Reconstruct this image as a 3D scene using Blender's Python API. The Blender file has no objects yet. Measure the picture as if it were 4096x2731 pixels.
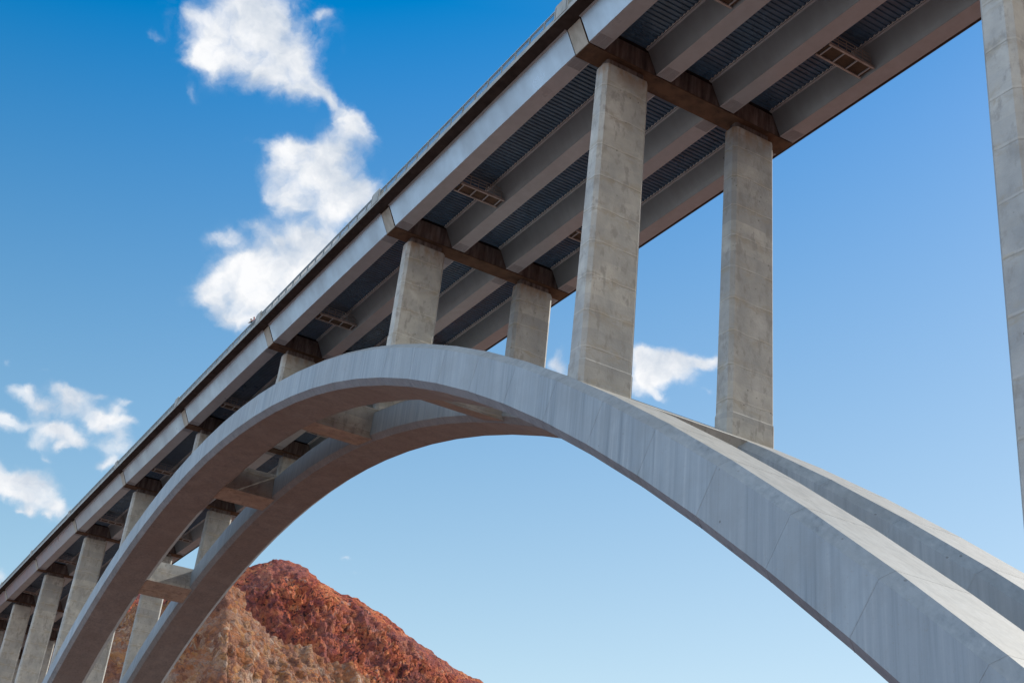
import bpy, bmesh, math, random
import numpy as np
from mathutils import Vector, Matrix
random.seed(7)
scene = bpy.context.scene
col = scene.collection

# ------------------------------------------------------------------ camera
cam_d = bpy.data.cameras.new('camera')
cam = bpy.data.objects.new('camera', cam_d)
col.objects.link(cam)
cam_d.sensor_width = 36.0
cam_d.lens = 42.45
cam_d.clip_start = 0.5
cam_d.clip_end = 30000
RX = Vector((0.5114250, 0.8535458, 0.0995186))
RY = Vector((-0.3348854, 0.3046182, -0.8916611))
RZ = Vector((-0.7913888, 0.4226905, 0.4416294))
M = Matrix((RX, -RY, -RZ)).transposed().to_4x4()
M.translation = Vector((157.692, -50.152, -64.835))
cam.matrix_world = M
scene.camera = cam

# ------------------------------------------------------------------ world, sun, exposure
SUN_EL = math.radians(34)
SUN_AZ = math.radians(90)             # direction to the sun, from +X towards +Y
scene.view_settings.view_transform = 'Standard'
scene.view_settings.look = 'None'
scene.view_settings.gamma = 1
scene.view_settings.exposure = 0.55
world = bpy.data.worlds.new('World')
scene.world = world
world.use_nodes = True
wn = world.node_tree.nodes
wl = world.node_tree.links
wn.clear()
def W(t, **k):
    n = wn.new(t)
    for a, b in k.items(): setattr(n, a, b)
    return n
def wm(op, a, b=None, c=None, clamp=False):
    n = W('ShaderNodeMath', operation=op, use_clamp=clamp)
    for i, x in enumerate((a, b, c)):
        if x is None: continue
        if isinstance(x, (int, float)): n.inputs[i].default_value = x
        else: wl.new(x, n.inputs[i])
    return n.outputs[0]
sky = W('ShaderNodeTexSky', sky_type='NISHITA', sun_disc=False)
sky.sun_elevation = SUN_EL
sky.sun_rotation = math.pi/2 - SUN_AZ
sky.altitude = 400
sky.air_density = 1.0
sky.dust_density = 0.4
sky.ozone_density = 2.5
hsv = W('ShaderNodeHueSaturation')
hsv.inputs['Saturation'].default_value = 1.4
hsv.inputs['Value'].default_value = 1.0
wl.new(sky.outputs[0], hsv.inputs['Color'])
hsv.inputs['Hue'].default_value = 0.491
# clouds: soft elliptical puffs placed by direction on the sky, broken up by fractal noise
tc = W('ShaderNodeTexCoord')
def wdot(vec):
    n = W('ShaderNodeVectorMath', operation='DOT_PRODUCT')
    wl.new(tc.outputs['Generated'], n.inputs[0]); n.inputs[1].default_value = vec
    return n.outputs['Value']
dc = wdot((-0.854736, 0.209002, 0.475126))
du = wdot((0.237524, 0.971382, 0.0))
dv = wdot((0.461529, -0.112854, 0.879918))
dcm = wm('MAXIMUM', dc, 0.05)
cu = wm('DIVIDE', du, dcm); cv = wm('DIVIDE', dv, dcm)
uv = W('ShaderNodeCombineXYZ'); wl.new(cu, uv.inputs[0]); wl.new(cv, uv.inputs[1])
def wnoise(scale, detail, rough, src, dist=0.0):
    n = W('ShaderNodeTexNoise'); n.inputs['Scale'].default_value = scale
    n.inputs['Detail'].default_value = detail; n.inputs['Roughness'].default_value = rough
    n.inputs['Distortion'].default_value = dist
    wl.new(src, n.inputs['Vector']); return n
nw = wnoise(30, 6, 0.60, uv.outputs[0])
vs = W('ShaderNodeVectorMath', operation='SUBTRACT'); wl.new(nw.outputs['Color'], vs.inputs[0]); vs.inputs[1].default_value = (0.5, 0.5, 0.5)
vk = W('ShaderNodeVectorMath', operation='MULTIPLY'); wl.new(vs.outputs[0], vk.inputs[0]); vk.inputs[1].default_value = (0.024, 0.024, 0)
va = W('ShaderNodeVectorMath', operation='ADD'); wl.new(uv.outputs[0], va.inputs[0]); wl.new(vk.outputs[0], va.inputs[1])
nf = wnoise(30, 7, 0.55, va.outputs[0], 0.25)
nb = wnoise(17, 5, 0.6, va.outputs[0])
CLOUDS = [(-0.0317, 0.167, 0.0373, 0.0254, 0.2713, 1.0),
 (-0.0521, 0.1508, 0.0233, 0.0153, 0.0913, 1.0),
 (-0.012, 0.1566, 0.025, 0.0191, -0.4511, 1.0),
 (0.0056, 0.1402, 0.0202, 0.0113, -0.3617, 1.0),
 (-0.0441, 0.1845, 0.0287, 0.0152, 0.2757, 1.0),
 (-0.0698, 0.139, 0.0098, 0.0077, -0.0925, 1.0),
 (-0.0811, 0.1671, 0.0097, 0.0042, -0.0862, 0.5),
 (0.0125, 0.1952, 0.0104, 0.0034, 0.4462, 0.45),
 (0.0294, 0.1359, 0.0136, 0.0061, -0.4512, 0.6),
 (0.0431, 0.1306, 0.012, 0.0053, -0.4509, 0.55),
 (0.0663, 0.1152, 0.0156, 0.0097, -0.2727, 1.0),
 (0.0579, 0.1202, 0.0088, 0.007, 0.2567, 0.8),
 (0.0173, 0.0882, 0.0241, 0.0078, 0.1643, 0.8),
 (0.0407, 0.0942, 0.0157, 0.0087, 0.2522, 0.7),
 (0.0322, 0.0688, 0.0208, 0.0191, 0.2474, 1.0),
 (0.0573, 0.068, 0.0226, 0.0211, -0.3725, 1.0),
 (0.0763, 0.0637, 0.014, 0.0106, -0.2832, 1.0),
 (0.0197, 0.046, 0.0137, 0.0096, 0.0663, 1.0),
 (0.0494, 0.048, 0.0173, 0.0097, -0.1106, 1.0),
 (0.0067, 0.073, 0.0102, 0.0122, -0.106, 0.8),
 (0.0108, -0.008, 0.0311, 0.0208, 0.5861, 1.0),
 (0.0348, 0.0103, 0.019, 0.014, -0.1195, 1.0),
 (0.0565, 0.0245, 0.0105, 0.0105, 0.237, 1.0),
 (-0.0016, -0.0305, 0.0222, 0.0191, 0.2283, 1.0),
 (0.0219, -0.034, 0.0224, 0.0193, 0.2265, 1.0),
 (-0.0259, -0.0379, 0.0101, 0.0073, 0.228, 0.9),
 (-0.0041, -0.0507, 0.0153, 0.0078, 0.0448, 1.0),
 (-0.0214, 0.0039, 0.0119, 0.0045, 0.4146, 0.5),
 (-0.0043, 0.0205, 0.0102, 0.0045, -0.1182, 0.5),
 (-0.0101, -0.0628, 0.0102, 0.0038, 0.0421, 0.5),
 (0.0454, -0.0052, 0.0209, 0.0158, 0.2313, 1.0),
 (-0.1511, -0.1487, 0.0075, 0.004, -0.1621, 0.9),
 (-0.1417, -0.1445, 0.0045, 0.0034, -0.1608, 0.8),
 (-0.1322, -0.1556, 0.0123, 0.0063, -0.3449, 0.9),
 (-0.115, -0.1399, 0.0102, 0.0051, -0.067, 0.8),
 (-0.1057, -0.1445, 0.0113, 0.007, -0.1595, 1.0),
 (-0.0948, -0.1566, 0.0176, 0.0059, -0.1618, 1.0),
 (-0.0819, -0.1583, 0.0113, 0.0065, 0.2048, 1.0),
 (-0.0645, -0.1558, 0.0078, 0.0028, 0.0212, 0.8),
 (-0.0706, -0.1471, 0.0063, 0.0039, -0.3384, 0.6),
 (-0.068, -0.1393, 0.0047, 0.0026, -0.1569, 0.7),
 (-0.0877, -0.1407, 0.0056, 0.0022, 0.2088, 0.5),
 (-0.1493, -0.1767, 0.013, 0.0066, 0.2038, 1.0),
 (-0.1601, -0.1735, 0.0079, 0.0053, 0.205, 0.9),
 (-0.1234, -0.1735, 0.0111, 0.0064, 0.0174, 0.9),
 (-0.1078, -0.1736, 0.0122, 0.0052, 0.0173, 1.0),
 (-0.1288, -0.1867, 0.0101, 0.0054, 0.0143, 0.75),
 (-0.1056, -0.1842, 0.0051, 0.0032, 0.7537, 0.8),
 (-0.0953, -0.1788, 0.0062, 0.0039, -0.167, 0.8),
 (-0.0655, -0.1805, 0.0124, 0.0093, 0.1992, 1.0),
 (-0.0736, -0.1921, 0.0072, 0.0033, 0.197, 0.9),
 (-0.0665, -0.1662, 0.0062, 0.0055, 0.2023, 0.5),
 (-0.1314, -0.2235, 0.0182, 0.0097, 0.099, 1.0),
 (-0.1162, -0.2271, 0.0123, 0.0118, -0.1789, 1.0),
 (-0.1449, -0.2272, 0.012, 0.0086, 0.1924, 1.0),
 (-0.1013, -0.2342, 0.0094, 0.0048, -0.3593, 1.0),
 (-0.1195, -0.241, 0.003, 0.0037, 0.1883, 0.9),
 (-0.1285, -0.2422, 0.0036, 0.0017, 0.1884, 0.8),
 (-0.1069, -0.2419, 0.003, 0.0024, 0.1876, 0.8),
 (-0.1494, -0.2106, 0.003, 0.0064, 0.1963, 0.5),
 (-0.1618, -0.1265, 0.003, 0.0021, 0.5855, 0.4),
 (-0.1321, -0.1271, 0.0055, 0.0024, 0.2139, 0.35),
 (-0.1173, -0.1976, 0.0051, 0.0027, -0.1722, 0.35),
 (0.3469, -0.008, 0.0107, 0.0074, 0.0504, 1.0),
 (0.3591, -0.0168, 0.0236, 0.0093, 0.0485, 1.0),
 (0.3826, -0.0097, 0.0228, 0.007, 0.1322, 1.0),
 (0.4066, -0.0036, 0.015, 0.0047, 0.2152, 1.0),
 (0.3511, -0.0328, 0.0146, 0.0121, 0.2118, 1.0),
 (0.3659, -0.044, 0.0089, 0.0047, -0.2879, 0.9),
 (0.2689, -0.0271, 0.0056, 0.0055, -0.545, 0.6),
 (0.2717, -0.0386, 0.0123, 0.0055, -0.4616, 0.9),
 (0.3766, -0.0264, 0.0177, 0.0056, 0.2954, 0.9),
 (0.4106, -0.0278, 0.007, 0.0025, 0.2103, 0.4),
 (0.1322, -0.2344, 0.0042, 0.0016, 0.1797, 0.45),
 (0.1428, -0.2421, 0.0068, 0.0015, 0.1776, 0.4),
 (-0.1323, -0.2966, 0.005, 0.0059, 1.0178, 0.9),
 (-0.11, 0.1461, 0.0074, 0.0047, -0.0917, 0.4),
 (-0.0716, 0.1134, 0.0035, 0.0065, 0.7822, 0.4)]
field = None
vcur = va.outputs[0]
for ci, (eu, ev, ea, eb, er, ew) in enumerate(CLOUDS):
    if ci and ci % 8 == 0:      # chain the groups one after another so the shader stays small in memory
        vz = W('ShaderNodeVectorMath', operation='ADD'); wl.new(va.outputs[0], vz.inputs[0])
        wl.new(wm('MULTIPLY', field, 1e-7), vz.inputs[1]); vcur = vz.outputs[0]
    mp = W('ShaderNodeMapping', vector_type='TEXTURE')
    wl.new(vcur, mp.inputs['Vector'])
    mp.inputs['Location'].default_value = (eu, ev, 0)
    mp.inputs['Rotation'].default_value = (0, 0, er)
    gk = 1.42 if (eu < -0.15 and ev < 0.02) else 1.12
    mp.inputs['Scale'].default_value = (ea*gk, eb*gk, 1)
    ln = W('ShaderNodeVectorMath', operation='DOT_PRODUCT'); wl.new(mp.outputs[0], ln.inputs[0]); wl.new(mp.outputs[0], ln.inputs[1])
    fi = wm('POWER', 0.42, ln.outputs['Value'])
    field = wm('MULTIPLY', fi, ew*.95) if field is None else wm('MULTIPLY_ADD', fi, ew*.95, field)
fieldc = wm('MINIMUM', field, 1.25)
edge = wm('ADD', fieldc, wm('MULTIPLY', wm('SUBTRACT', nf.outputs['Fac'], 0.5), 2.3))
mr = W('ShaderNodeMapRange', interpolation_type='SMOOTHSTEP')
wl.new(edge, mr.inputs['Value'])
mr.inputs['From Min'].default_value = 0.10; mr.inputs['From Max'].default_value = 1.38
mr.inputs['To Min'].default_value = 0.0; mr.inputs['To Max'].default_value = 1.0
front = wm('GREATER_THAN', dc, 0.1)
# unseen bright clouds, added at -y and +x to light the shaded faces
dy = wdot((0.0, 1.0, 0.0)); dz_ = wdot((0.0, 0.0, 1.0))
nbk = W('ShaderNodeTexNoise'); nbk.inputs['Scale'].default_value = 3.0; nbk.inputs['Detail'].default_value = 5; wl.new(tc.outputs['Generated'], nbk.inputs['Vector'])
satr = W('ShaderNodeMapRange'); wl.new(dz_, satr.inputs['Value'])
satr.inputs['From Min'].default_value = 0.12; satr.inputs['From Max'].default_value = 0.66
satr.inputs['To Min'].default_value = 0.78; satr.inputs['To Max'].default_value = 1.5
wl.new(wm('MULTIPLY_ADD', wm('SUBTRACT', dy, .1), -.28, satr.outputs[0]), hsv.inputs['Saturation'])
valr = W('ShaderNodeMapRange'); wl.new(dz_, valr.inputs['Value'])
valr.inputs['From Min'].default_value = 0.12; valr.inputs['From Max'].default_value = 0.6
valr.inputs['To Min'].default_value = 1.04; valr.inputs['To Max'].default_value = 1.36
huer = W('ShaderNodeMapRange'); wl.new(dz_, huer.inputs['Value'])
huer.inputs['From Min'].default_value = 0.12; huer.inputs['From Max'].default_value = 0.6
huer.inputs['To Min'].default_value = 0.474; huer.inputs['To Max'].default_value = 0.492
wl.new(huer.outputs[0], hsv.inputs['Hue'])
wl.new(wm('MULTIPLY_ADD', wm('MAXIMUM', wm('SUBTRACT', dy, .2), 0.0), -.42, valr.outputs[0]), hsv.inputs['Value'])
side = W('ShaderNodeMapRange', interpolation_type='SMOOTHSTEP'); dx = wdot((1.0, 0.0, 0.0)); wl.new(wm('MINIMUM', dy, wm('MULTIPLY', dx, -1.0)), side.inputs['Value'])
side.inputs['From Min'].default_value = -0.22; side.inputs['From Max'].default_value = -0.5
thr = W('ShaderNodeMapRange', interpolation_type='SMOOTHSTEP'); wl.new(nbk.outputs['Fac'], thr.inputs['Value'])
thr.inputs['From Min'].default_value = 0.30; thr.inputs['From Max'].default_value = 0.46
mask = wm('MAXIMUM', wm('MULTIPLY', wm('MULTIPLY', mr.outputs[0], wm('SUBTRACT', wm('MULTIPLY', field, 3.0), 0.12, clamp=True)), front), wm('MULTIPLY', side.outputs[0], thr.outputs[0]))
cr = W('ShaderNodeValToRGB')
wl.new(nb.outputs['Fac'], cr.inputs['Fac'])
cr.color_ramp.elements[0].position = 0.36; cr.color_ramp.elements[0].color = (4.0, 4.5, 5.2, 1)
cr.color_ramp.elements[1].position = 0.60; cr.color_ramp.elements[1].color = (6.7, 6.75, 6.85, 1)
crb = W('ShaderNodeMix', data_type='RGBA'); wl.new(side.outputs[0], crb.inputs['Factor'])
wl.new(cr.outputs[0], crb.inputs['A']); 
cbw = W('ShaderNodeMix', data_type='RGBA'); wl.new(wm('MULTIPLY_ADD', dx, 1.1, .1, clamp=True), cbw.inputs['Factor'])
cbw.inputs['A'].default_value = (8.8, 12.2, 16.4, 1); cbw.inputs['B'].default_value = (12.4, 11.3, 9.4, 1)  # added clouds tinted blue at -y, warm at +x, to colour their light
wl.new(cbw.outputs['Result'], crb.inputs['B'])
mx = W('ShaderNodeMix', data_type='RGBA')
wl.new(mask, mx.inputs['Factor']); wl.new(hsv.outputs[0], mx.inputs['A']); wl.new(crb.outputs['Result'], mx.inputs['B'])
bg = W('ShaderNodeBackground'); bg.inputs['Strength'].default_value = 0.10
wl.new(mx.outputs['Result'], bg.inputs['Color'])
wo = W('ShaderNodeOutputWorld'); wl.new(bg.outputs[0], wo.inputs['Surface'])
world.cycles.sampling_method = 'MANUAL'
world.cycles.sample_map_resolution = 512

sun_d = bpy.data.lights.new('sun', 'SUN')
sun_d.energy = 4.4
sun_d.angle = math.radians(0.5)
sun_d.color = (1.0, 0.93, 0.82)
sun = bpy.data.objects.new('sun', sun_d)
col.objects.link(sun)
sdir = Vector((math.cos(SUN_EL)*math.cos(SUN_AZ), math.cos(SUN_EL)*math.sin(SUN_AZ), math.sin(SUN_EL)))
sun.rotation_euler = sdir.to_track_quat('Z', 'Y').to_euler()

# ------------------------------------------------------------------ dimensions (metres, z = 0 at the underside of the caps)
PX = {9: -203.0, 10: -240.0, 11: -277.0, -1: 164.4, 0: 127.69, 1: 90.64, 2: 54.58, 3: 18.82, 4: -17.28, 5: -53.64, 6: -90.70, 7: -128.80, 8: -166.01}
RA, RHW, RHH, RCY, RCN = 6.72, 3.20, 2.118, 0.70, 0.60
YO, YT, WEBH = 10.873, 11.875, 2.20
BSP, BW, TUBZ = 6.770, 0.722, 0.1665
YF, ZF, ZR = 13.203, 2.257, 3.649
def dz(x): return 0.0068*x - 2.9321e-5*x*x
def arch_z(x):
    s = (x-1.365)/100
    return -6.0711 - 30.4179*s*s - 1.0514*s**4
def arch_n(x):
    s = (x-1.365)/100
    d = -(2*30.4179*s + 4*1.0514*s**3)/100
    L = math.sqrt(1+d*d)
    return Vector((-d/L, 0, 1/L)), Vector((1/L, 0, d/L))

# ------------------------------------------------------------------ mesh helpers
class MB:
    def __init__(s): s.v = []; s.f = []
    def add(s, vs, fs):
        o = len(s.v); s.v += [tuple(p) for p in vs]; s.f += [tuple(i+o for i in f) for f in fs]
    def box(s, x0, x1, y0, y1, z0, z1, za=0.0, zb=0.0):
        # za, zb: height offsets at x0 and x1 (to follow the deck line)
        s.add([(x0,y0,z0+za),(x1,y0,z0+zb),(x1,y1,z0+zb),(x0,y1,z0+za),(x0,y0,z1+za),(x1,y0,z1+zb),(x1,y1,z1+zb),(x0,y1,z1+za)],
              [(0,3,2,1),(4,5,6,7),(0,1,5,4),(1,2,6,5),(2,3,7,6),(3,0,4,7)])
    def dbox(s, x0, x1, y0, y1, z0, z1): s.box(x0, x1, y0, y1, z0, z1, dz(x0), dz(x1))
    def loft(s, rings, cap=True):
        n = len(rings[0]); o = len(s.v)
        for r in rings: s.v += [tuple(p) for p in r]
        for i in range(len(rings)-1):
            for j in range(n):
                k = (j+1) % n
                s.f.append((o+i*n+j, o+i*n+k, o+(i+1)*n+k, o+(i+1)*n+j))
        if cap:
            s.f.append(tuple(o+j for j in reversed(range(n))))
            s.f.append(tuple(o+(len(rings)-1)*n+j for j in range(n)))
    def bar(s, a, b, r=0.03, n=6, sq=False):
        a = Vector(a); b = Vector(b); d = (b-a).normalized()
        u = d.orthogonal().normalized() if not sq else (Vector((0,0,1)).cross(d) if abs(d.z) < .9 else Vector((0,1,0))).normalized()
        w = d.cross(u)
        if sq: n = 4
        of = math.pi/4 if sq else 0
        s.loft([[p + (u*math.cos(2*math.pi*i/n+of) + w*math.sin(2*math.pi*i/n+of))*r for i in range(n)] for p in (a, b)])
    def build(s, name, mat, parent=None):
        me = bpy.data.meshes.new(name); me.from_pydata(s.v, [], s.f)
        bm = bmesh.new(); bm.from_mesh(me); bmesh.ops.recalc_face_normals(bm, faces=bm.faces); bm.to_mesh(me); bm.free()
        me.materials.append(mat); me.update()
        o = bpy.data.objects.new(name, me); col.objects.link(o)
        if parent is not None: o.parent = parent
        return o
def tag(o, label=None, cat=None, group=None, kind=None):
    if label: o['label'] = label
    if cat: o['category'] = cat
    if group: o['group'] = group
    if kind: o['kind'] = kind
    return o

# ------------------------------------------------------------------ materials
class Mat:
    def __init__(s, name, rough=0.8, spec=0.3):
        s.m = bpy.data.materials.new(name); s.m.use_nodes = True
        s.t = s.m.node_tree; s.b = s.t.nodes['Principled BSDF']
        s.b.inputs['Roughness'].default_value = rough
        s.b.inputs['Specular IOR Level'].default_value = spec
        s.co = s.t.nodes.new('ShaderNodeTexCoord')
    def n(s, t, **k):
        x = s.t.nodes.new(t)
        for a, b in k.items(): setattr(x, a, b)
        return x
    def l(s, a, b): s.t.links.new(a, b)
    def noise(s, scale, detail=4, rough=.55, sc=(1,1,1), rot=(0,0,0), dist=0, loc=(0,0,0)):
        mp = s.n('ShaderNodeMapping'); mp.inputs['Scale'].default_value = sc; mp.inputs['Rotation'].default_value = rot; mp.inputs['Location'].default_value = loc
        s.l(s.co.outputs['Object'], mp.inputs[0])
        t = s.n('ShaderNodeTexNoise'); t.inputs['Scale'].default_value = scale; t.inputs['Detail'].default_value = detail
        t.inputs['Roughness'].default_value = rough; t.inputs['Distortion'].default_value = dist
        s.l(mp.outputs[0], t.inputs['Vector']); return t.outputs['Fac']
    def ramp(s, fac, stops):
        r = s.n('ShaderNodeValToRGB'); e = r.color_ramp.elements
        while len(e) < len(stops): e.new(0.5)
        for i, (p, c) in enumerate(stops):
            e[i].position = p; e[i].color = (c, c, c, 1) if isinstance(c, (int, float)) else (*c, 1)
        s.l(fac, r.inputs[0]); return r.outputs[0]
    def mix(s, fac, a, b, mode='MIX'):
        x = s.n('ShaderNodeMix', data_type='RGBA', blend_type=mode)
        for sock, v in ((x.inputs['Factor'], fac), (x.inputs['A'], a), (x.inputs['B'], b)):
            if isinstance(v, (int, float)): sock.default_value = v
            elif isinstance(v, tuple): sock.default_value = (*v, 1)
            else: s.l(v, sock)
        return x.outputs['Result']
    def math(s, op, a, b=None, c=None):
        x = s.n('ShaderNodeMath', operation=op)
        for i, v in enumerate((a, b, c)):
            if v is None: continue
            if isinstance(v, (int, float)): x.inputs[i].default_value = v
            else: s.l(v, x.inputs[i])
        return x.outputs[0]
    def xyz(s):
        x = s.n('ShaderNodeSeparateXYZ'); s.l(s.co.outputs['Object'], x.inputs[0]); return x.outputs
    def color(s, c):
        if isinstance(c, tuple): s.b.inputs['Base Color'].default_value = (*c, 1)
        else: s.l(c, s.b.inputs['Base Color'])
        return s
    def bump(s, h, strength=.3, dist=.05):
        x = s.n('ShaderNodeBump'); x.inputs['Strength'].default_value = strength; x.inputs['Distance'].default_value = dist
        s.l(h, x.inputs['Height']); s.l(x.outputs[0], s.b.inputs['Normal']); return s

# arch concrete: fine rain streaks running down, faint cast patches
m = Mat('arch_concrete', .62, .4)
streak = m.noise(1.0, 5, .65, (2.6, 2.6, .07))
streak2 = m.noise(1.0, 3, .5, (.55, .55, .03), loc=(7, 3, 1))
patch = m.noise(.35, 5, .6)
fine = m.noise(6, 4, .6)
c1 = m.ramp(streak, [(.30, (.115, .15, .19)), (.45, (.18, .225, .27)), (.6, (.225, .27, .315)), (.75, (.31, .355, .40))])
c2 = m.mix(m.ramp(streak2, [(.35, 0.0), (.7, .55)]), c1, (.29, .34, .385))
c3 = m.mix(m.ramp(patch, [(.42, 0.0), (.66, .45)]), c2, (.18, .205, .225))
c4 = m.mix(m.ramp(fine, [(.28, .55), (.36, 0.0)]), c3, (.20, .20, .19))
sg_ = m.n('ShaderNodeAttribute', attribute_name='cast')
c4 = m.mix(m.math('MULTIPLY', sg_.outputs['Fac'], .28), c4, (.17, .185, .20))
ge = m.n('ShaderNodeNewGeometry'); nz = m.n('ShaderNodeSeparateXYZ'); m.l(ge.outputs['True Normal'], nz.inputs[0])
up = m.ramp(nz.outputs[2], [(.6, 0.0), (.85, 1.0)])
dust = m.ramp(m.noise(.8, 5, .65, (1, 2.2, 1)), [(.3, (.15, .147, .13)), (.5, (.225, .215, .19)), (.7, (.27, .265, .25))])
c4 = m.mix(m.math('MULTIPLY', up, .8), c4, dust)
th = m.n('ShaderNodeTexVoronoi'); th.inputs['Scale'].default_value = .8; m.l(m.co.outputs['Object'], th.inputs['Vector'])
c4 = m.mix(m.math('MULTIPLY', m.math('LESS_THAN', th.outputs['Distance'], .07), m.ramp(patch, [(.5, 0.0), (.56, .8)])), c4, (.10, .11, .12))
m.color(c4).bump(m.math('ADD', fine, m.math('ADD', streak, m.noise(.5, 3, .5))), .14, .05)
ARCH = m.m

# column concrete: lifts of about three metres, blotches, tie holes, runs of dirt
m = Mat('column_concrete', .85, .25)
X, Y, Z = m.xyz()
zz = m.math('ADD', m.math('MULTIPLY', m.math('SUBTRACT', m.noise(.35, 2, .5), .5), .5), Z)
lift = m.math('DIVIDE', m.math('ADD', zz, 1.0), 2.97)
fr = m.math('FRACT', lift)
fl = m.math('FLOOR', lift)
wn_ = m.n('ShaderNodeTexWhiteNoise', noise_dimensions='3D')
oi = m.n('ShaderNodeObjectInfo')
cb = m.n('ShaderNodeCombineXYZ'); m.l(fl, cb.inputs[0]); m.l(oi.outputs['Random'], cb.inputs[1])
m.l(cb.outputs[0], wn_.inputs['Vector'])
blot = m.noise(.45, 5, .6, (1, 1, .8), dist=.2)
blot2 = m.noise(1.3, 5, .62, (1, 1, .5), loc=(3, 9, 2))
base = m.ramp(blot, [(.30, (.25, .258, .26)), (.43, (.315, .325, .32)), (.57, (.375, .38, .365)), (.72, (.46, .465, .455))])
base = m.mix(m.math('MULTIPLY', wn_.outputs['Value'], .55), base, (.20, .22, .24))
near = m.n('ShaderNodeMapRange'); m.l(m.math('ABSOLUTE', m.math('SUBTRACT', fr, .5)), near.inputs['Value'])
near.inputs['From Min'].default_value = .28; near.inputs['From Max'].default_value = .02
smear = m.ramp(m.noise(.9, 6, .7, (.8, .8, 1.7), loc=(5, 1, 9), dist=.5), [(.46, 0.0), (.60, .85)])
base = m.mix(m.math('MULTIPLY', smear, m.math('MULTIPLY_ADD', near.outputs[0], .8, .12)), base, (.27, .25, .205))
base = m.mix(m.ramp(blot2, [(.36, .75), (.46, 0.0)]), base, (.22, .22, .215))
jl = m.math('LESS_THAN', m.math('ABSOLUTE', m.math('SUBTRACT', fr, .5)), .012)
jn = m.ramp(m.noise(.8, 4, .7, loc=(1, 2, 3)), [(.42, 0.0), (.62, .8)])
base = m.mix(m.math('MULTIPLY', jl, jn), base, (.20, .19, .17))
lj = m.math('LESS_THAN', m.math('ABSOLUTE', m.math('SUBTRACT', fr, .54)), .02)
base = m.mix(m.math('MULTIPLY', lj, .14), base, (.60, .585, .54))
vo = m.n('ShaderNodeTexVoronoi'); vo.inputs['Scale'].default_value = 1.15; m.l(m.co.outputs['Object'], vo.inputs['Vector'])
hole = m.math('LESS_THAN', vo.outputs['Distance'], .085)
hm = m.ramp(m.noise(.5, 2, .5, loc=(4, 4, 4)), [(.45, 0.0), (.6, .75)])
base = m.mix(m.math('MULTIPLY', hole, hm), base, (.12, .12, .115))
top = m.n('ShaderNodeMapRange'); m.l(zz, top.inputs['Value']); top.inputs['From Min'].default_value = -2.2; top.inputs['From Max'].default_value = -.7
rust = m.math('MULTIPLY', top.outputs[0], m.ramp(m.noise(1.1, 4, .6, (1, 1, .4), loc=(2, 8, 5)), [(.42, 0.0), (.62, .8)]))
base = m.mix(rust, base, (.25, .17, .11))
m.color(base).bump(m.math('SUBTRACT', m.math('ADD', blot2, m.noise(5, 4, .6)), m.math('MULTIPLY', jl, 1.2)), .35, .05)
COLM = m.m

def steel(name, c, rough=.5, var=.12, spec=.4, streaky=True, metal=0.0):
    m = Mat(name, rough, spec)
    a = m.noise(.22, 4, .6, (1, 1, 1))
    b = m.noise(1.0, 4, .6, (1.1, 1.1, .08) if streaky else (1, 1, 1))
    lo = tuple(x*(1-var*1.6) for x in c); hi = tuple(min(1, x*(1+var)) for x in c)
    k = m.mix(m.ramp(b, [(.35, 0.0), (.65, 1.0)]), lo, hi)
    k = m.mix(m.ramp(a, [(.4, 0.0), (.7, .4)]), k, tuple(x*.82 for x in c))
    m.color(k); m.b.inputs['Metallic'].default_value = metal
    m.l(m.ramp(a, [(.3, rough*.8), (.7, min(1, rough*1.25))]), m.b.inputs['Roughness'])
    return m.m
GIRD = steel('girder_paint', (.30, .355, .40), .34, var=.045, spec=.8, metal=.45)
FLNG = steel('flange_paint', (.34, .375, .42), .34, var=.05, spec=.8)
# pier cap: stained dark concrete
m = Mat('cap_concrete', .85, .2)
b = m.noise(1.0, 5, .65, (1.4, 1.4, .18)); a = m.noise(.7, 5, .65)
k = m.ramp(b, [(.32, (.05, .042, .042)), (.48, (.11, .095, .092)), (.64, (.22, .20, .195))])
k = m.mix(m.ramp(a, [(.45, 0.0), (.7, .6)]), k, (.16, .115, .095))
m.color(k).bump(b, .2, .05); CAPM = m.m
m = Mat('cap_end_concrete', .8, .25)
k = m.ramp(m.noise(1.0, 5, .6, (1.2, 1.2, .4)), [(.3, (.27, .265, .23)), (.6, (.38, .37, .33))]); m.color(k); CAPE = m.m
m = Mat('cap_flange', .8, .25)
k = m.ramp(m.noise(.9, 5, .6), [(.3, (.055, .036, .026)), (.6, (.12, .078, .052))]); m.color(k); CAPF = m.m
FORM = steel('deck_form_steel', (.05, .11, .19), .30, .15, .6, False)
ENDC = steel('form_end_steel', (.80, .84, .86), .5, .1, .4, False)
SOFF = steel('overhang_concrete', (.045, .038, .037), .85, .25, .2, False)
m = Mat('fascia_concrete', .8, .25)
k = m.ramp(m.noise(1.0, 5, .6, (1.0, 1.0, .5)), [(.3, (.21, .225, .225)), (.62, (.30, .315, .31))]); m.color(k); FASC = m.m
RAIL = steel('rail_paint', (.22, .26, .28), .4, .1, .5, False)
PLAT = steel('platform_steel', (.36, .34, .33), .5, .15, .4, False)
PLAF = steel('platform_floor', (.085, .062, .045), .8, .25, .2, False)
PICK = steel('picket_paint', (.15, .19, .22), .5, .08, .4, False)
m = Mat('asphalt', .9, .2); m.color(m.ramp(m.noise(3, 5, .6), [(.3, .04), (.7, .07)])); ASPH = m.m

# ------------------------------------------------------------------ the bridge
bridge = bpy.data.objects.new('arch_bridge', None); col.objects.link(bridge)
tag(bridge, 'grey concrete twin-rib arch bridge carrying a steel-girder deck on tall columns', 'bridge')

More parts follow.
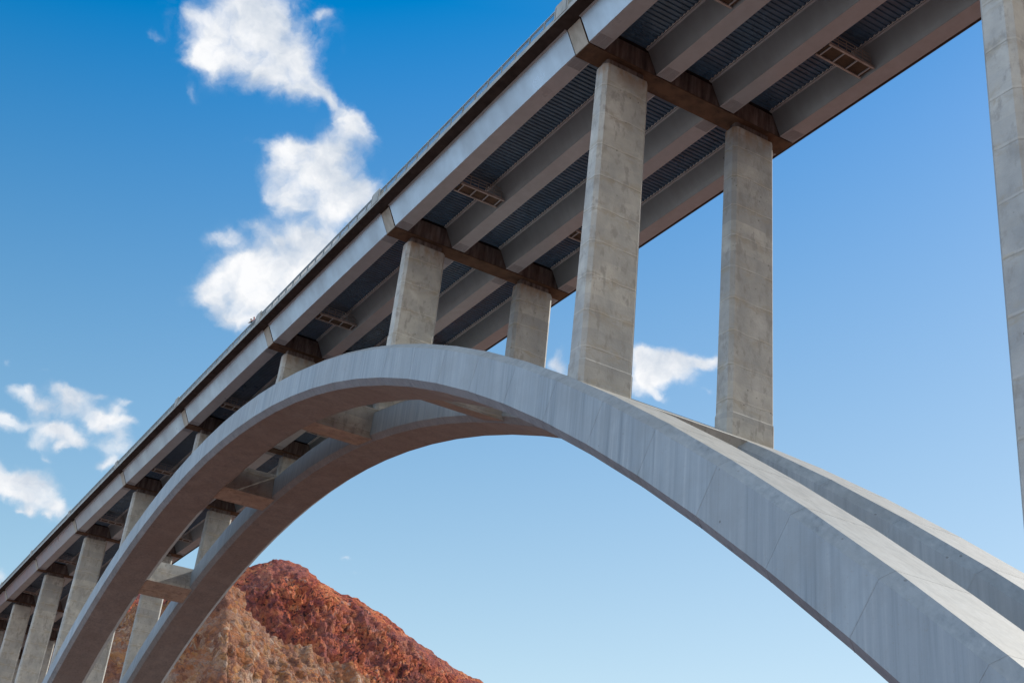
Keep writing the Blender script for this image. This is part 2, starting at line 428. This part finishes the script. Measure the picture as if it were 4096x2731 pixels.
def stations(x0, x1, step=6.1):
    n = max(1, int(math.ceil((x1-x0)/step)))
    return [x0+(x1-x0)*i/n for i in range(n+1)]
def prof(name, pts, x0, x1, mat, parent, closed=True):
    # extrude a (y, z) profile along the deck line
    b = MB(); b.loft([[(x, y, z+dz(x)) for y, z in pts] for x in stations(x0, x1)])
    return b.build(name, mat, parent)

# arch ribs: octagonal box cast in straight segments about seven metres long
def rib_ring(x, yc):
    n, t = arch_n(x); c = Vector((x, 0, arch_z(x)))
    P = [(-RHW, -RHH+RCN), (-RHW+RCY, -RHH), (RHW-RCY, -RHH), (RHW, -RHH+RCN), (RHW, RHH-RCN), (RHW-RCY, RHH), (-RHW+RCY, RHH), (-RHW, RHH-RCN)]
    return [(c + n*q + Vector((0, yc+p, 0))) for p, q in P]
xs = [21.7]
while xs[-1] < 166:
    n, t = arch_n(xs[-1]+3.3); xs.append(xs[-1]+7.15*t.x)
lo = [21.7]
while lo[-1] > -168:
    n, t = arch_n(lo[-1]-3.3); lo.append(lo[-1]-7.15*t.x)
JX = sorted(set(xs+lo))
ribs = []
for s, lab in ((-1, 'near rib, its outer side facing the camera'), (1, 'far rib, partly hidden by the near one')):
    rr = []
    for x in JX:
        n, t = arch_n(x); c = Vector((x, s*RA, arch_z(x)))
        r = rib_ring(x, s*RA)
        big = [c + (Vector(p)-c)*1.003 for p in r]
        if x in (JX[0], JX[-1]): rr.append(r)
        else: rr += [[p-t*.04 for p in r], [p-t*.04 for p in big], [p+t*.04 for p in big], [p+t*.04 for p in r]]
    b = MB(); b.loft(rr); o = b.build('arch_rib', ARCH, bridge); tag(o, lab); ribs.append(o)
    fa = o.data.attributes.new('cast', 'FLOAT', 'FACE')
    JA = np.array(JX); rv = np.random.RandomState(5+s).rand(len(JX)+1, 9)
    fa.data.foreach_set('value', [float(rv[int(np.searchsorted(JA, p.center.x)), int((math.atan2(p.normal.z, p.normal.y)+math.pi)/(2*math.pi)*8.99)]) for p in o.data.polygons])

def octo(cx, cy, wx, wy, c, z):
    return [(cx-wx, cy-wy+c, z), (cx-wx+c, cy-wy, z), (cx+wx-c, cy-wy, z), (cx+wx, cy-wy+c, z),
            (cx+wx, cy+wy-c, z), (cx+wx-c, cy+wy, z), (cx-wx+c, cy+wy, z), (cx-wx, cy+wy-c, z)]

# columns, caps and struts
order = sorted(PX)
for k in order:
    x = PX[k]; d = dz(x)
    on_arch = 0 <= k <= 7
    for s in (-1, 1):
        zt = -0.667 + d
        zb = arch_z(x) + 1.2 if on_arch else (-97 if k == -1 else (-101 if k == 8 else -75))
        rings = []
        for z in (zb, (zb+zt)/2, zt-.12, zt):
            h = -z
            wx = .788+.0067*h; wy = 2.23+.0027*h; e = .0 if z < zt else .05
            rings.append(octo(x, s*6.79, wx-e, wy-e, .30, z))
        b = MB(); b.loft(rings); c = b.build('column', COLM, bridge)
        b = MB(); b.loft([octo(x, s*6.79, .50, 1.85, .15, zt-.05), octo(x, s*6.79, .50, 1.85, .15, .02+d)]); b.build('bearing_plinth', CAPM, c)
        if on_arch:
            ztop = max(arch_z(x-1.2), arch_z(x+1.2)) + RHH
            h = -ztop
            b = MB()
            b.loft([octo(x, s*6.79, .788+.0067*h+.045, 2.23+.0027*h+.045, .31, zb), octo(x, s*6.79, .788+.0067*h+.045, 2.23+.0027*h+.045, .31, ztop+.9),
                    octo(x, s*6.79, .788+.0067*h+.02, 2.23+.0027*h+.02, .31, ztop+.98)])
            b.build('base_collar', COLM, c)
    # cap
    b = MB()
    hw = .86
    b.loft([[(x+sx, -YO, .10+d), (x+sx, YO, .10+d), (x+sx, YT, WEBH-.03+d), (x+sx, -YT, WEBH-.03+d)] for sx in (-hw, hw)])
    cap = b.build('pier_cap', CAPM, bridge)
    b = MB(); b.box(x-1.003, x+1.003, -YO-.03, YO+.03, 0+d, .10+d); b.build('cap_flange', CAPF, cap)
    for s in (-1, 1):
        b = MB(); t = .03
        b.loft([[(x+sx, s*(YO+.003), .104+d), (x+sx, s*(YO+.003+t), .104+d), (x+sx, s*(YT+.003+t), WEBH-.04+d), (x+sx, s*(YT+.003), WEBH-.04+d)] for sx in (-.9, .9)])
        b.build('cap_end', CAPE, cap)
    # strut between the ribs, square to the rib
    if on_arch:
        n, t = arch_n(x-.0); c = Vector((x+.3, 0, arch_z(x+.3)))
        L = 2.45
        P = [(-L, -1.96), (L, -1.96), (L, 2.09), (-L, 2.09)]
        b = MB(); ye = RA-RHW+.62
        b.loft([[c + t*p + n*q + Vector((0, y, 0)) for p, q in P] for y in (-ye, ye)])
        st = b.build('cross_strut', COLM, bridge)

# spans between caps
XE0, XE1 = -300.0, 200.0
edges = [XE0] + [PX[k] for k in sorted(PX, key=lambda q: PX[q])] + [XE1]
for i in range(len(edges)-1):
    a, bx = edges[i], edges[i+1]
    x0 = a + (1.04 if i > 0 else 0); x1 = bx - (1.04 if i < len(edges)-2 else 0)
    sl = []
    for g in range(4):
        yc = (g-1.5)*BSP
        TW = BW + (YT-YO)
        t = .03
        b = MB()
        # open-topped tub: left web, bottom, right web (solid skins)
        for pts in ([(yc-BW, TUBZ), (yc-BW+t, TUBZ), (yc-TW+t, WEBH), (yc-TW, WEBH)], [(yc+BW, TUBZ), (yc+TW, WEBH), (yc+TW-t, WEBH), (yc+BW-t, TUBZ)]):
            b.loft([[(x, y, z+dz(x)) for y, z in pts] for x in stations(x0, x1)])
        for xe in (x0+.05, x1-.05):       # end diaphragms
            b.loft([[(xe+e, yc-BW+.04, TUBZ+dz(xe)), (xe+e, yc+BW-.04, TUBZ+dz(xe)), (xe+e, yc+TW-.05, WEBH+dz(xe)), (xe+e, yc-TW+.05, WEBH+dz(xe))] for e in (-.02, .02)])
        gd = b.build('tub_girder', GIRD, bridge)
        prof('bottom_flange', [(yc-BW-.05, TUBZ-.035), (yc+BW+.05, TUBZ-.035), (yc+BW+.05, TUBZ-.001), (yc-BW-.05, TUBZ-.001)], x0, x1, FLNG, gd)
        b = MB()
        for sy in (-1, 1):
            b.loft([[(x, yc+sy*(TW-.22), WEBH+.002+dz(x)), (x, yc+sy*(TW+.20), WEBH+.002+dz(x)), (x, yc+sy*(TW+.20), WEBH+.05+dz(x)), (x, yc+sy*(TW-.22), WEBH+.05+dz(x))] for x in stations(x0, x1)])
        b.build('top_flange', FLNG, gd)
        for xe, sg in ((x0, 1), (x1, -1)):
            b = MB()
            for q in range(13):
                xx = xe + sg*(.12+.105*q)
                b.box(min(xx, xx+sg*.05), max(xx, xx+sg*.05), yc-BW+.08, yc+BW-.08, TUBZ-.075+dz(xx), TUBZ-.036+dz(xx))
            b.box(min(xe+sg*.1, xe+sg*1.45), max(xe+sg*.1, xe+sg*1.45), yc-.03, yc+.03, TUBZ-.06+dz(xe), TUBZ-.037+dz(xe)); b.build('vent_grille', FLNG, gd)
    # slab, overhangs, fascia
    b = MB()
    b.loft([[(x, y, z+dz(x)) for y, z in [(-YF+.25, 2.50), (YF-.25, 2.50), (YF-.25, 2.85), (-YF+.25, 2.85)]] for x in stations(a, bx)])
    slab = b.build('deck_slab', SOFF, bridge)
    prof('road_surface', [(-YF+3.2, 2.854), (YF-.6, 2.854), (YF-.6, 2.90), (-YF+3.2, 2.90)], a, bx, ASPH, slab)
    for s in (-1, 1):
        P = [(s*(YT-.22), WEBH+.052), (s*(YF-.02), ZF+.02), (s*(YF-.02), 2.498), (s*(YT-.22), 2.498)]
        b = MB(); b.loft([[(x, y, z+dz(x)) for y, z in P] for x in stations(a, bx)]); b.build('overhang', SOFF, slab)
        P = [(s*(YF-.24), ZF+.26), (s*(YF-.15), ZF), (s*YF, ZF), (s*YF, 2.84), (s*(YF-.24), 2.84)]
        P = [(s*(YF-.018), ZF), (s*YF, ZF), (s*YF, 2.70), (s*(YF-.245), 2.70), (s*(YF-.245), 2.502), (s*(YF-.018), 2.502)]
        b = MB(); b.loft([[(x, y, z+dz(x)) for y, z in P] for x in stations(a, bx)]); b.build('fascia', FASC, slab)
    # corrugated deck forms in the three bays
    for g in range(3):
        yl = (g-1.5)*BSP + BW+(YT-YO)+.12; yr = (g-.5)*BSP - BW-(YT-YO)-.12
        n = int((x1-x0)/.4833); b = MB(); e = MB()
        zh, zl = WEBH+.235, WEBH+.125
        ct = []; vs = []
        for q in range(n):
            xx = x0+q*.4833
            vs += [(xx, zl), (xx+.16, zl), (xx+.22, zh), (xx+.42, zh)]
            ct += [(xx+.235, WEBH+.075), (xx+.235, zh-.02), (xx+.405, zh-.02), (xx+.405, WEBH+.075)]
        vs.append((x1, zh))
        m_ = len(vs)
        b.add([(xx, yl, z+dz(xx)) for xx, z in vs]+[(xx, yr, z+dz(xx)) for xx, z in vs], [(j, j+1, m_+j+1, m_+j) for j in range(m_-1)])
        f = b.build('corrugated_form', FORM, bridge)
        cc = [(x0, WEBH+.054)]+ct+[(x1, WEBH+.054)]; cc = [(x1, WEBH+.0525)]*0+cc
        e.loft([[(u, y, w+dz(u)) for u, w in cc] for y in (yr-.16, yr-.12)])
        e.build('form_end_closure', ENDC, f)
    # maintenance platforms in the two outer bays
    if 0 < i < len(edges)-2 and (x1-x0) > 25:
        for g in (0, 2):
            ya = (g-1.5)*BSP + BW+.30; yb = (g-.5)*BSP - BW-.16
            xa, xb = a+10.75, a+12.25
            z0 = .30+dz(xb)
            p = MB(); p.box(xa+.1, xb-.1, ya+.05, yb-.05, z0+.10, z0+.14)
            pl = p.build('maintenance_platform', PLAF, bridge)
            for xx in (xa, xb):
                q = MB(); q.box(xx-.03, xx+.03, ya, yb, z0, z0+.26); q.box(xx-.09, xx+.09, ya, yb, z0-.025, z0-.002); q.build('edge_beam', PLAT, pl)
            for j in range(4):
                q = MB(); yy = ya + .35+(yb-ya-.7)*j/3
                q.box(xa+.1, xb-.1, yy-.045, yy+.045, z0-.02, z0+.085)
                q.build('cross_bar', FLNG, pl)
            for xx in (xa, xb):
                q = MB(); ny = 5
                for j in range(ny+1):
                    yy = ya+.1+(yb-ya-.45)*j/ny
                    q.bar((xx, yy, z0+.26), (xx, yy, z0+1.25), .035, sq=True)
                for h in (.62, .93, 1.25): q.bar((xx, ya+.1, z0+h), (xx, yb-.35, z0+h), .035, sq=True)
                pts = [(yb-.35, 1.25), (yb-.18, 1.1), (yb-.06, .85), (yb-.02, .5), (yb-.02, .2)]
                for (y1, h1), (y2, h2) in zip(pts, pts[1:]): q.bar((xx, y1, z0+h1), (xx, y2, z0+h2), .035)
                q.build('handrail', PLAT, pl)
    # railing on both sides
    for s in (-1, 1):
        yr_ = s*(YF-.05)
        pa, pb = a+1.0, bx-1.0
        r = MB()
        S = stations(pa, pb)
        for zc, hh, ww in ((3.60, .05, .05), (3.40, .03, .03), (2.78, .025, .025)):
            r.loft([[(x, yr_-ww, zc-hh+dz(x)), (x, yr_+ww, zc-hh+dz(x)), (x, yr_+ww, zc+hh+dz(x)), (x, yr_-ww, zc+hh+dz(x))] for x in S])
        rl = r.build('railing', RAIL, bridge)
        pk = MB(); xx = pa+.1
        while xx < pb:
            dd = dz(xx); pk.box(xx-.009, xx+.009, yr_-.012, yr_+.012, 2.70+dd, 3.37+dd); xx += .15
        pk.build('pickets', PICK, rl)
        xx = pa+1.6
        while xx < pb-.5:
            q = MB(); dd = dz(xx); q.box(xx-.045, xx+.045, yr_-.06, yr_+.06, 2.701+dd, 3.549+dd); q.build('rail_post', PICK, rl); xx += 2.37
for k in order:
    x = PX[k]; d = dz(x)
    for s in (-1, 1):
        b = MB()
        y0, y1 = sorted((s*(YF-.40), s*(YF+.035)))
        b.loft([[(x-1.0, y, 2.50+d), (x+1.0, y, 2.50+d), (x+1.0, y, 3.80+d), (x+.88, y, 3.95+d), (x-.88, y, 3.95+d), (x-1.0, y, 3.80+d)] for y in (y0, y1)])
        p = b.build('pilaster', FASC, bridge)
        b = MB(); yy = s*(YF+.037)
        for sx in (-.84, .80): b.box(x+sx, x+sx+.05, min(yy, yy+s*.012), max(yy, yy+s*.012), 2.6+d, 3.72+d)
        b.build('pilaster_groove', SOFF, p)

# ------------------------------------------------------------------ two people leaning at the rail
def person(x, y, zf, label, top, hairc, lean, sx):
    J = {'pelvis': (0,0,.92), 'belly': (0,-.02*1,1.08), 'chest': (0,-lean*.5,1.30), 'neck': (0,-lean*.8,1.47), 'head': (0,-lean-.02,1.57), 'crown': (0,-lean-.03,1.68),
         'hl': (-.1,0,.86), 'kl': (-.11,-.03,.49), 'al': (-.11,.02,.09), 'tl': (-.12,-.14,.04),
         'hr': (.1,0,.86), 'kr': (.11,-.02,.49), 'ar': (.11,.03,.09), 'tr': (.12,-.13,.04),
         'sl': (-.19,-lean*.6,1.38), 'el': (-.25,-lean-.1,1.16), 'wl': (-.18,-lean-.3,1.14), 'sr': (.19,-lean*.6,1.38), 'er': (.25,-lean-.1,1.16), 'wr': (.18,-lean-.3,1.14)}
    R = {'pelvis': .15, 'belly': .135, 'chest': .16, 'neck': .06, 'head': .10, 'crown': .07, 'hl': .09, 'kl': .065, 'al': .045, 'tl': .04, 'hr': .09, 'kr': .065, 'ar': .045, 'tr': .04,
         'sl': .07, 'el': .045, 'wl': .03, 'sr': .07, 'er': .045, 'wr': .03}
    E = [('pelvis','belly'),('belly','chest'),('chest','neck'),('neck','head'),('head','crown'),('pelvis','hl'),('hl','kl'),('kl','al'),('al','tl'),('pelvis','hr'),('hr','kr'),('kr','ar'),('ar','tr'),
         ('chest','sl'),('sl','el'),('el','wl'),('chest','sr'),('sr','er'),('er','wr')]
    def skin(name, keys, radd, mat, parent, edges=None):
        ks = list(keys); me = bpy.data.meshes.new(name)
        me.from_pydata([J[q] for q in ks], [(ks.index(p), ks.index(q)) for p, q in E if p in ks and q in ks], [])
        o = bpy.data.objects.new(name, me); col.objects.link(o)
        md = o.modifiers.new('skin', 'SKIN')
        for j, q in enumerate(ks):
            me.skin_vertices[0].data[j].radius = (R[q]+radd, R[q]+radd)
        me.skin_vertices[0].data[0].use_root = True
        su = o.modifiers.new('sub', 'SUBSURF'); su.levels = 1; su.render_levels = 1
        me.materials.append(mat); o.parent = parent; return o
    def pm(n, c):
        q = Mat(n, .8, .2); q.color(q.ramp(q.noise(8, 3, .5), [(.3, tuple(v*.8 for v in c)), (.7, c)])); return q.m
    root = bpy.data.objects.new('person', None); col.objects.link(root); root.location = (x, y, zf)
    tag(root, label, 'person', 'people looking over the bridge railing')
    body = skin('body', J.keys(), 0, pm('skin_tone', (.45, .28, .2)), root)
    skin('jacket', ['pelvis','belly','chest','sl','el','sr','er'], .018, pm('jacket_cloth', top), root)
    skin('trousers', ['pelvis','hl','kl','al','hr','kr','ar'], .016, pm('trouser_cloth', (.04, .05, .08)), root)
    h = MB()
    for a_, rr in ((0, .075),):
        c = Vector(J['head'])+Vector((0, .015, .06))
        rings = []
        for t_ in range(6):
            ph = t_/5*math.pi*.5
            rings.append([c+Vector((math.cos(u/10*2*math.pi)*.115*math.cos(ph)+.0001, math.sin(u/10*2*math.pi)*.125*math.cos(ph), .13*math.sin(ph))) for u in range(10)])
        h.loft(rings[:-1])
    h.build('hat', pm('hat_cloth', hairc), root)
    f = MB(); c = Vector(J['head'])
    f.loft([[c+Vector((dx, -.095, dz_)) for dx, dz_ in ((-.015,-.01),(.015,-.01),(.008,.03),(-.008,.03))], [c+Vector((dx, -.125, dz_)) for dx, dz_ in ((-.01,-.008),(.01,-.008),(.004,.01),(-.004,.01))]])
    f.build('nose', pm('nose_skin', (.45, .28, .2)), root)
person(15.75, -12.80, 2.95+dz(15.8), 'person in a dark red top and hat, right of the pair, beside the railing pilaster', (.28, .05, .06), (.25, .04, .05), .12, 1)
person(15.02, -12.82, 2.93+dz(15), 'person in a dark teal top, left of the pair, leaning on the bridge railing', (.02, .07, .09), (.02, .03, .04), .26, 1)

# ------------------------------------------------------------------ terrain
rng = np.random.RandomState(11)
PERM = rng.permutation(1024).astype(np.int64)
GRX = np.cos(np.arange(1024)*2.399963); GRY = np.sin(np.arange(1024)*2.399963)
def perlin(x, y):
    xi = np.floor(x).astype(np.int64); yi = np.floor(y).astype(np.int64); fx = x-xi; fy = y-yi
    u = fx*fx*fx*(fx*(fx*6-15)+10); v = fy*fy*fy*(fy*(fy*6-15)+10)
    def g(ix, iy, dx, dy):
        h = PERM[(PERM[ix & 1023]+iy) & 1023]
        return GRX[h]*dx+GRY[h]*dy
    a = g(xi, yi, fx, fy); b = g(xi+1, yi, fx-1, fy); c = g(xi, yi+1, fx, fy-1); d = g(xi+1, yi+1, fx-1, fy-1)
    return (a+u*(b-a))+v*((c+u*(d-c))-(a+u*(b-a)))
def fbm(x, y, o=5, g=.5):
    t = 0; a = 1
    for i in range(o): t = t + a*perlin(x+17.3*i, y-9.1*i); x = x*2.03; y = y*2.03; a *= g
    return t
def ridged(x, y, o=5, g=.55):
    t = 0; a = 1; w = 1
    for i in range(o):
        n = 1-np.abs(perlin(x+31.7*i, y+5.3*i))*2.0; n = n*n
        t = t + a*n*w; w = np.clip(n*1.4, 0, 1); x = x*2.1; y = y*2.1; a *= g
    return t
def canyon(x, y):
    xp = [-6000, -1500, -700, -420, -300, -270, -215, -190, -160, -110, -60, 60, 110, 160, 200, 260, 6000]
    zp = [10, 0, -20, -20, -22, -28, -75, -98, -110, -200, -255, -255, -200, -108, -85, -30, -20]
    z = np.interp(x, xp, zp)
    z = z + 34*np.exp(-(((x-168)/16)**2+((y+66)/16)**2))
    return z
RY_ = [-400, -160, -60, 0, 45, 75, 95, 110, 123, 129, 137.5, 145.4, 154, 170, 185, 198, 209, 223, 234, 248, 261, 300, 380, 520]
RZ_ = [-10, 10, 22, 38, 52, 64, 72, 79, 84.5, 89.5, 93.5, 95, 93, 86.2, 84, 79.5, 75.2, 69, 64.5, 59, 56.5, 42, 8, -40]
def hill_h(x, y):
    r = np.interp(y, RY_, RZ_)
    dxx = x+420
    z1 = r - np.where(dxx > 0, .72*dxx, -.55*dxx)
    # nearer, lighter spur of rock below the main slope
    sr = np.interp(y, [-200, -60, 0, 30, 60, 69, 79, 90, 110, 130, 149, 190, 240], [-70, -40, -8, 14, 36, 43, 36, 27, 22, 19.5, 16, 6, -30])
    d2 = x+270
    z2 = sr - np.where(d2 > 0, .95*d2, -.35*d2)
    N1 = (ridged(x/52, y/38, 4)-.9)*3.2 + fbm(x/70, y/70, 3)*6 + (ridged(x/14+3, y/10, 5, .70)-.9)*3.6 + (ridged(x/4.6, y/3.7+7, 3, .65)-.9)*1.1
    N2 = (ridged(x/40+9, y/22, 4, .5)-.9)*2.4 + fbm(x/60, y/40, 3)*5 + (ridged(x/10, y/6+4, 5, .68)-.9)*1.0 + (ridged(x/3.7, y/2.8+4, 3, .65)-.9)*.8
    fade = np.clip(np.abs(dxx)/35, 0.16, 1)
    base = canyon(x, y)+4*fbm(x/30, y/30, 4)
    sp = np.clip((z2-z1)/16+.45+2.4*fbm(x/24, y/20, 5), 0, 1)
    kk = np.clip(.5+.5*(z2-z1)/16, 0, 1)
    z = np.maximum(z1*(1-kk)+z2*kk+16*kk*(1-kk)*.5, base)
    N = N2*kk+N1*fade*(1-kk)
    sh = np.exp(-((y)/26)**4)*(x < -285)
    z = z*(1-sh)+np.minimum(z, -1.2)*sh
    return z, sp, N
# fine hill
hx = np.arange(-560, -188, 1.0); hy = np.arange(-150, 430, .9)
HX, HY = np.meshgrid(hx, hy, indexing='ij')
HZ, SP, NN = hill_h(HX, HY)
nx, ny = HX.shape
ed = np.minimum.reduce([HX+560, -188.0-HX+.5, HY+150, 430-HY]); HZ = np.where(ed < 4, HZ-12*(1-np.clip(ed, 0, 4)/4), HZ)
gxx, gyy = np.gradient(HZ, 1.0, .9)
for _ in range(6):                          # soften the slope field so the crags push out evenly
    gxx[1:-1,1:-1] = (gxx[1:-1,1:-1]+gxx[:-2,1:-1]+gxx[2:,1:-1]+gxx[1:-1,:-2]+gxx[1:-1,2:])/5
    gyy[1:-1,1:-1] = (gyy[1:-1,1:-1]+gyy[:-2,1:-1]+gyy[2:,1:-1]+gyy[1:-1,:-2]+gyy[1:-1,2:])/5
ln_ = np.sqrt(gxx**2+gyy**2+1)
vv = np.stack([(HX-gxx/ln_*NN).ravel(), (HY-gyy/ln_*NN+.8*fbm(HX/7+20, HY/9, 3)).ravel(), (HZ+NN/ln_).ravel()], 1)
I = np.arange(nx*ny).reshape(nx, ny)
q = np.stack([I[:-1,:-1].ravel(), I[1:,:-1].ravel(), I[1:,1:].ravel(), I[:-1,1:].ravel()], 1)
me = bpy.data.meshes.new('hill')
me.vertices.add(len(vv)); me.vertices.foreach_set('co', vv.ravel())
me.loops.add(q.size); me.loops.foreach_set('vertex_index', q.ravel().astype(np.int32))
me.polygons.add(len(q)); me.polygons.foreach_set('loop_start', np.arange(0, q.size, 4, dtype=np.int32)); me.polygons.foreach_set('loop_total', np.full(len(q), 4, dtype=np.int32))
at = me.attributes.new('spur', 'FLOAT', 'POINT'); at.data.foreach_set('value', SP.ravel())
me.update(calc_edges=True); me.validate()

m = Mat('hill_rock', .95, .1)
big = m.noise(.035, 5, .6, dist=.4); mid = m.noise(.16, 6, .7, dist=.6); sm = m.noise(.42, 6, .72, dist=.5); tiny = m.noise(1.6, 4, .75)
def vor(scale, sc=(1, 1, 1)):
    mp = m.n('ShaderNodeMapping'); mp.inputs['Scale'].default_value = sc; m.l(m.co.outputs['Object'], mp.inputs[0])
    nn = m.n('ShaderNodeTexNoise'); nn.inputs['Scale'].default_value = scale*1.3; nn.inputs['Detail'].default_value = 3; m.l(mp.outputs[0], nn.inputs['Vector'])
    ad = m.n('ShaderNodeVectorMath', operation='MULTIPLY_ADD'); m.l(nn.outputs['Color'], ad.inputs[0]); ad.inputs[1].default_value = (1.3/scale,)*3; m.l(mp.outputs[0], ad.inputs[2])
    v = m.n('ShaderNodeTexVoronoi'); v.inputs['Scale'].default_value = scale; m.l(ad.outputs[0], v.inputs['Vector'])
    s_ = m.n('ShaderNodeSeparateColor'); m.l(v.outputs['Color'], s_.inputs[0])
    return v.outputs['Distance'], s_.outputs[0], s_.outputs[1]
vd1, va1, vb1 = vor(.16, (1, 1, .8)); vd2, va2, vb2 = vor(.5)
tone = m.math('ADD', m.math('MULTIPLY', va1, .45), m.math('ADD', m.math('MULTIPLY', va2, .35), m.math('MULTIPLY', mid, .35)))
red = m.ramp(tone, [(.15, (.13, .045, .06)), (.35, (.26, .07, .065)), (.52, (.40, .105, .06)), (.68, (.50, .155, .08)), (.80, (.58, .22, .10)), (.95, (.44, .24, .22))])
red = m.mix(m.ramp(sm, [(.42, .95), (.47, 0.0)]), red, (.035, .018, .024))  # near-black pockets: crevice shade painted into the rock colour
red = m.mix(m.ramp(big, [(.45, 0.0), (.6, .6)]), red, (.22, .10, .105))
tan = m.ramp(tone, [(.15, (.15, .07, .065)), (.35, (.27, .125, .085)), (.50, (.38, .155, .07)), (.62, (.30, .20, .165)), (.76, (.42, .21, .095)), (.93, (.46, .34, .28))])
tan = m.mix(m.ramp(sm, [(.38, .8), (.46, 0.0)]), tan, (.14, .07, .06))  # crevice shade painted into the spur colour as well
tan = m.mix(m.ramp(big, [(.52, 0.0), (.66, .35)]), tan, (.40, .33, .30))
an = m.n('ShaderNodeAttribute', attribute_name='spur')
k = m.mix(an.outputs['Fac'], red, tan)
m.color(k).bump(m.math('ADD', m.math('MULTIPLY', sm, 2.0), m.math('SUBTRACT', m.math('MULTIPLY', tiny, .8), m.math('ADD', m.math('MULTIPLY', vd1, 1.6), m.math('MULTIPLY', vd2, .8)))), 1.0, 1.8)
me.materials.append(m.m)
hill = bpy.data.objects.new('hill', me); col.objects.link(hill); tag(hill, kind='structure')

# wide ground
gx = np.unique(np.concatenate([np.linspace(-9000, -800, 18), np.linspace(-800, 500, 131), np.linspace(500, 9000, 18)]))
gy = np.unique(np.concatenate([np.linspace(-9000, -700, 18), np.linspace(-700, 900, 129), np.linspace(900, 9000, 18)]))
GX, GY = np.meshgrid(gx, gy, indexing='ij')
GZ = canyon(GX, GY) + 4*fbm(GX/30, GY/30, 3)*(np.abs(GX) < 900)
ins = (GX > -556) & (GX < -196) & (GY > -140) & (GY < 420)
GZ = np.where(ins, np.minimum(GZ-14, canyon(GX, GY)-14), GZ)
nx, ny = GX.shape; I = np.arange(nx*ny).reshape(nx, ny)
me = bpy.data.meshes.new('ground')
me.from_pydata(np.stack([GX.ravel(), GY.ravel(), GZ.ravel()], 1).tolist(), [], np.stack([I[:-1,:-1].ravel(), I[1:,:-1].ravel(), I[1:,1:].ravel(), I[:-1,1:].ravel()], 1).tolist())
m = Mat('canyon_rock', .95, .1); X, Y, Z = m.xyz()
a = m.noise(.02, 6, .6); b_ = m.noise(.12, 6, .65)
k = m.ramp(b_, [(.3, (.11, .048, .034)), (.5, (.19, .082, .052)), (.7, (.27, .14, .095))])

yy = m.n('ShaderNodeMapRange'); m.l(Y, yy.inputs['Value']); yy.inputs['From Min'].default_value = -120; yy.inputs['From Max'].default_value = -260
k = m.mix(yy.outputs[0], k, m.ramp(b_, [(.3, (.16, .14, .13)), (.7, (.34, .31, .29))]))  # paler grey rock on the unseen -y side, put in to bounce light
m.color(k).bump(b_, .8, 2)
me.materials.append(m.m); me.update()
ground = bpy.data.objects.new('ground', me); col.objects.link(ground); tag(ground, kind='structure')
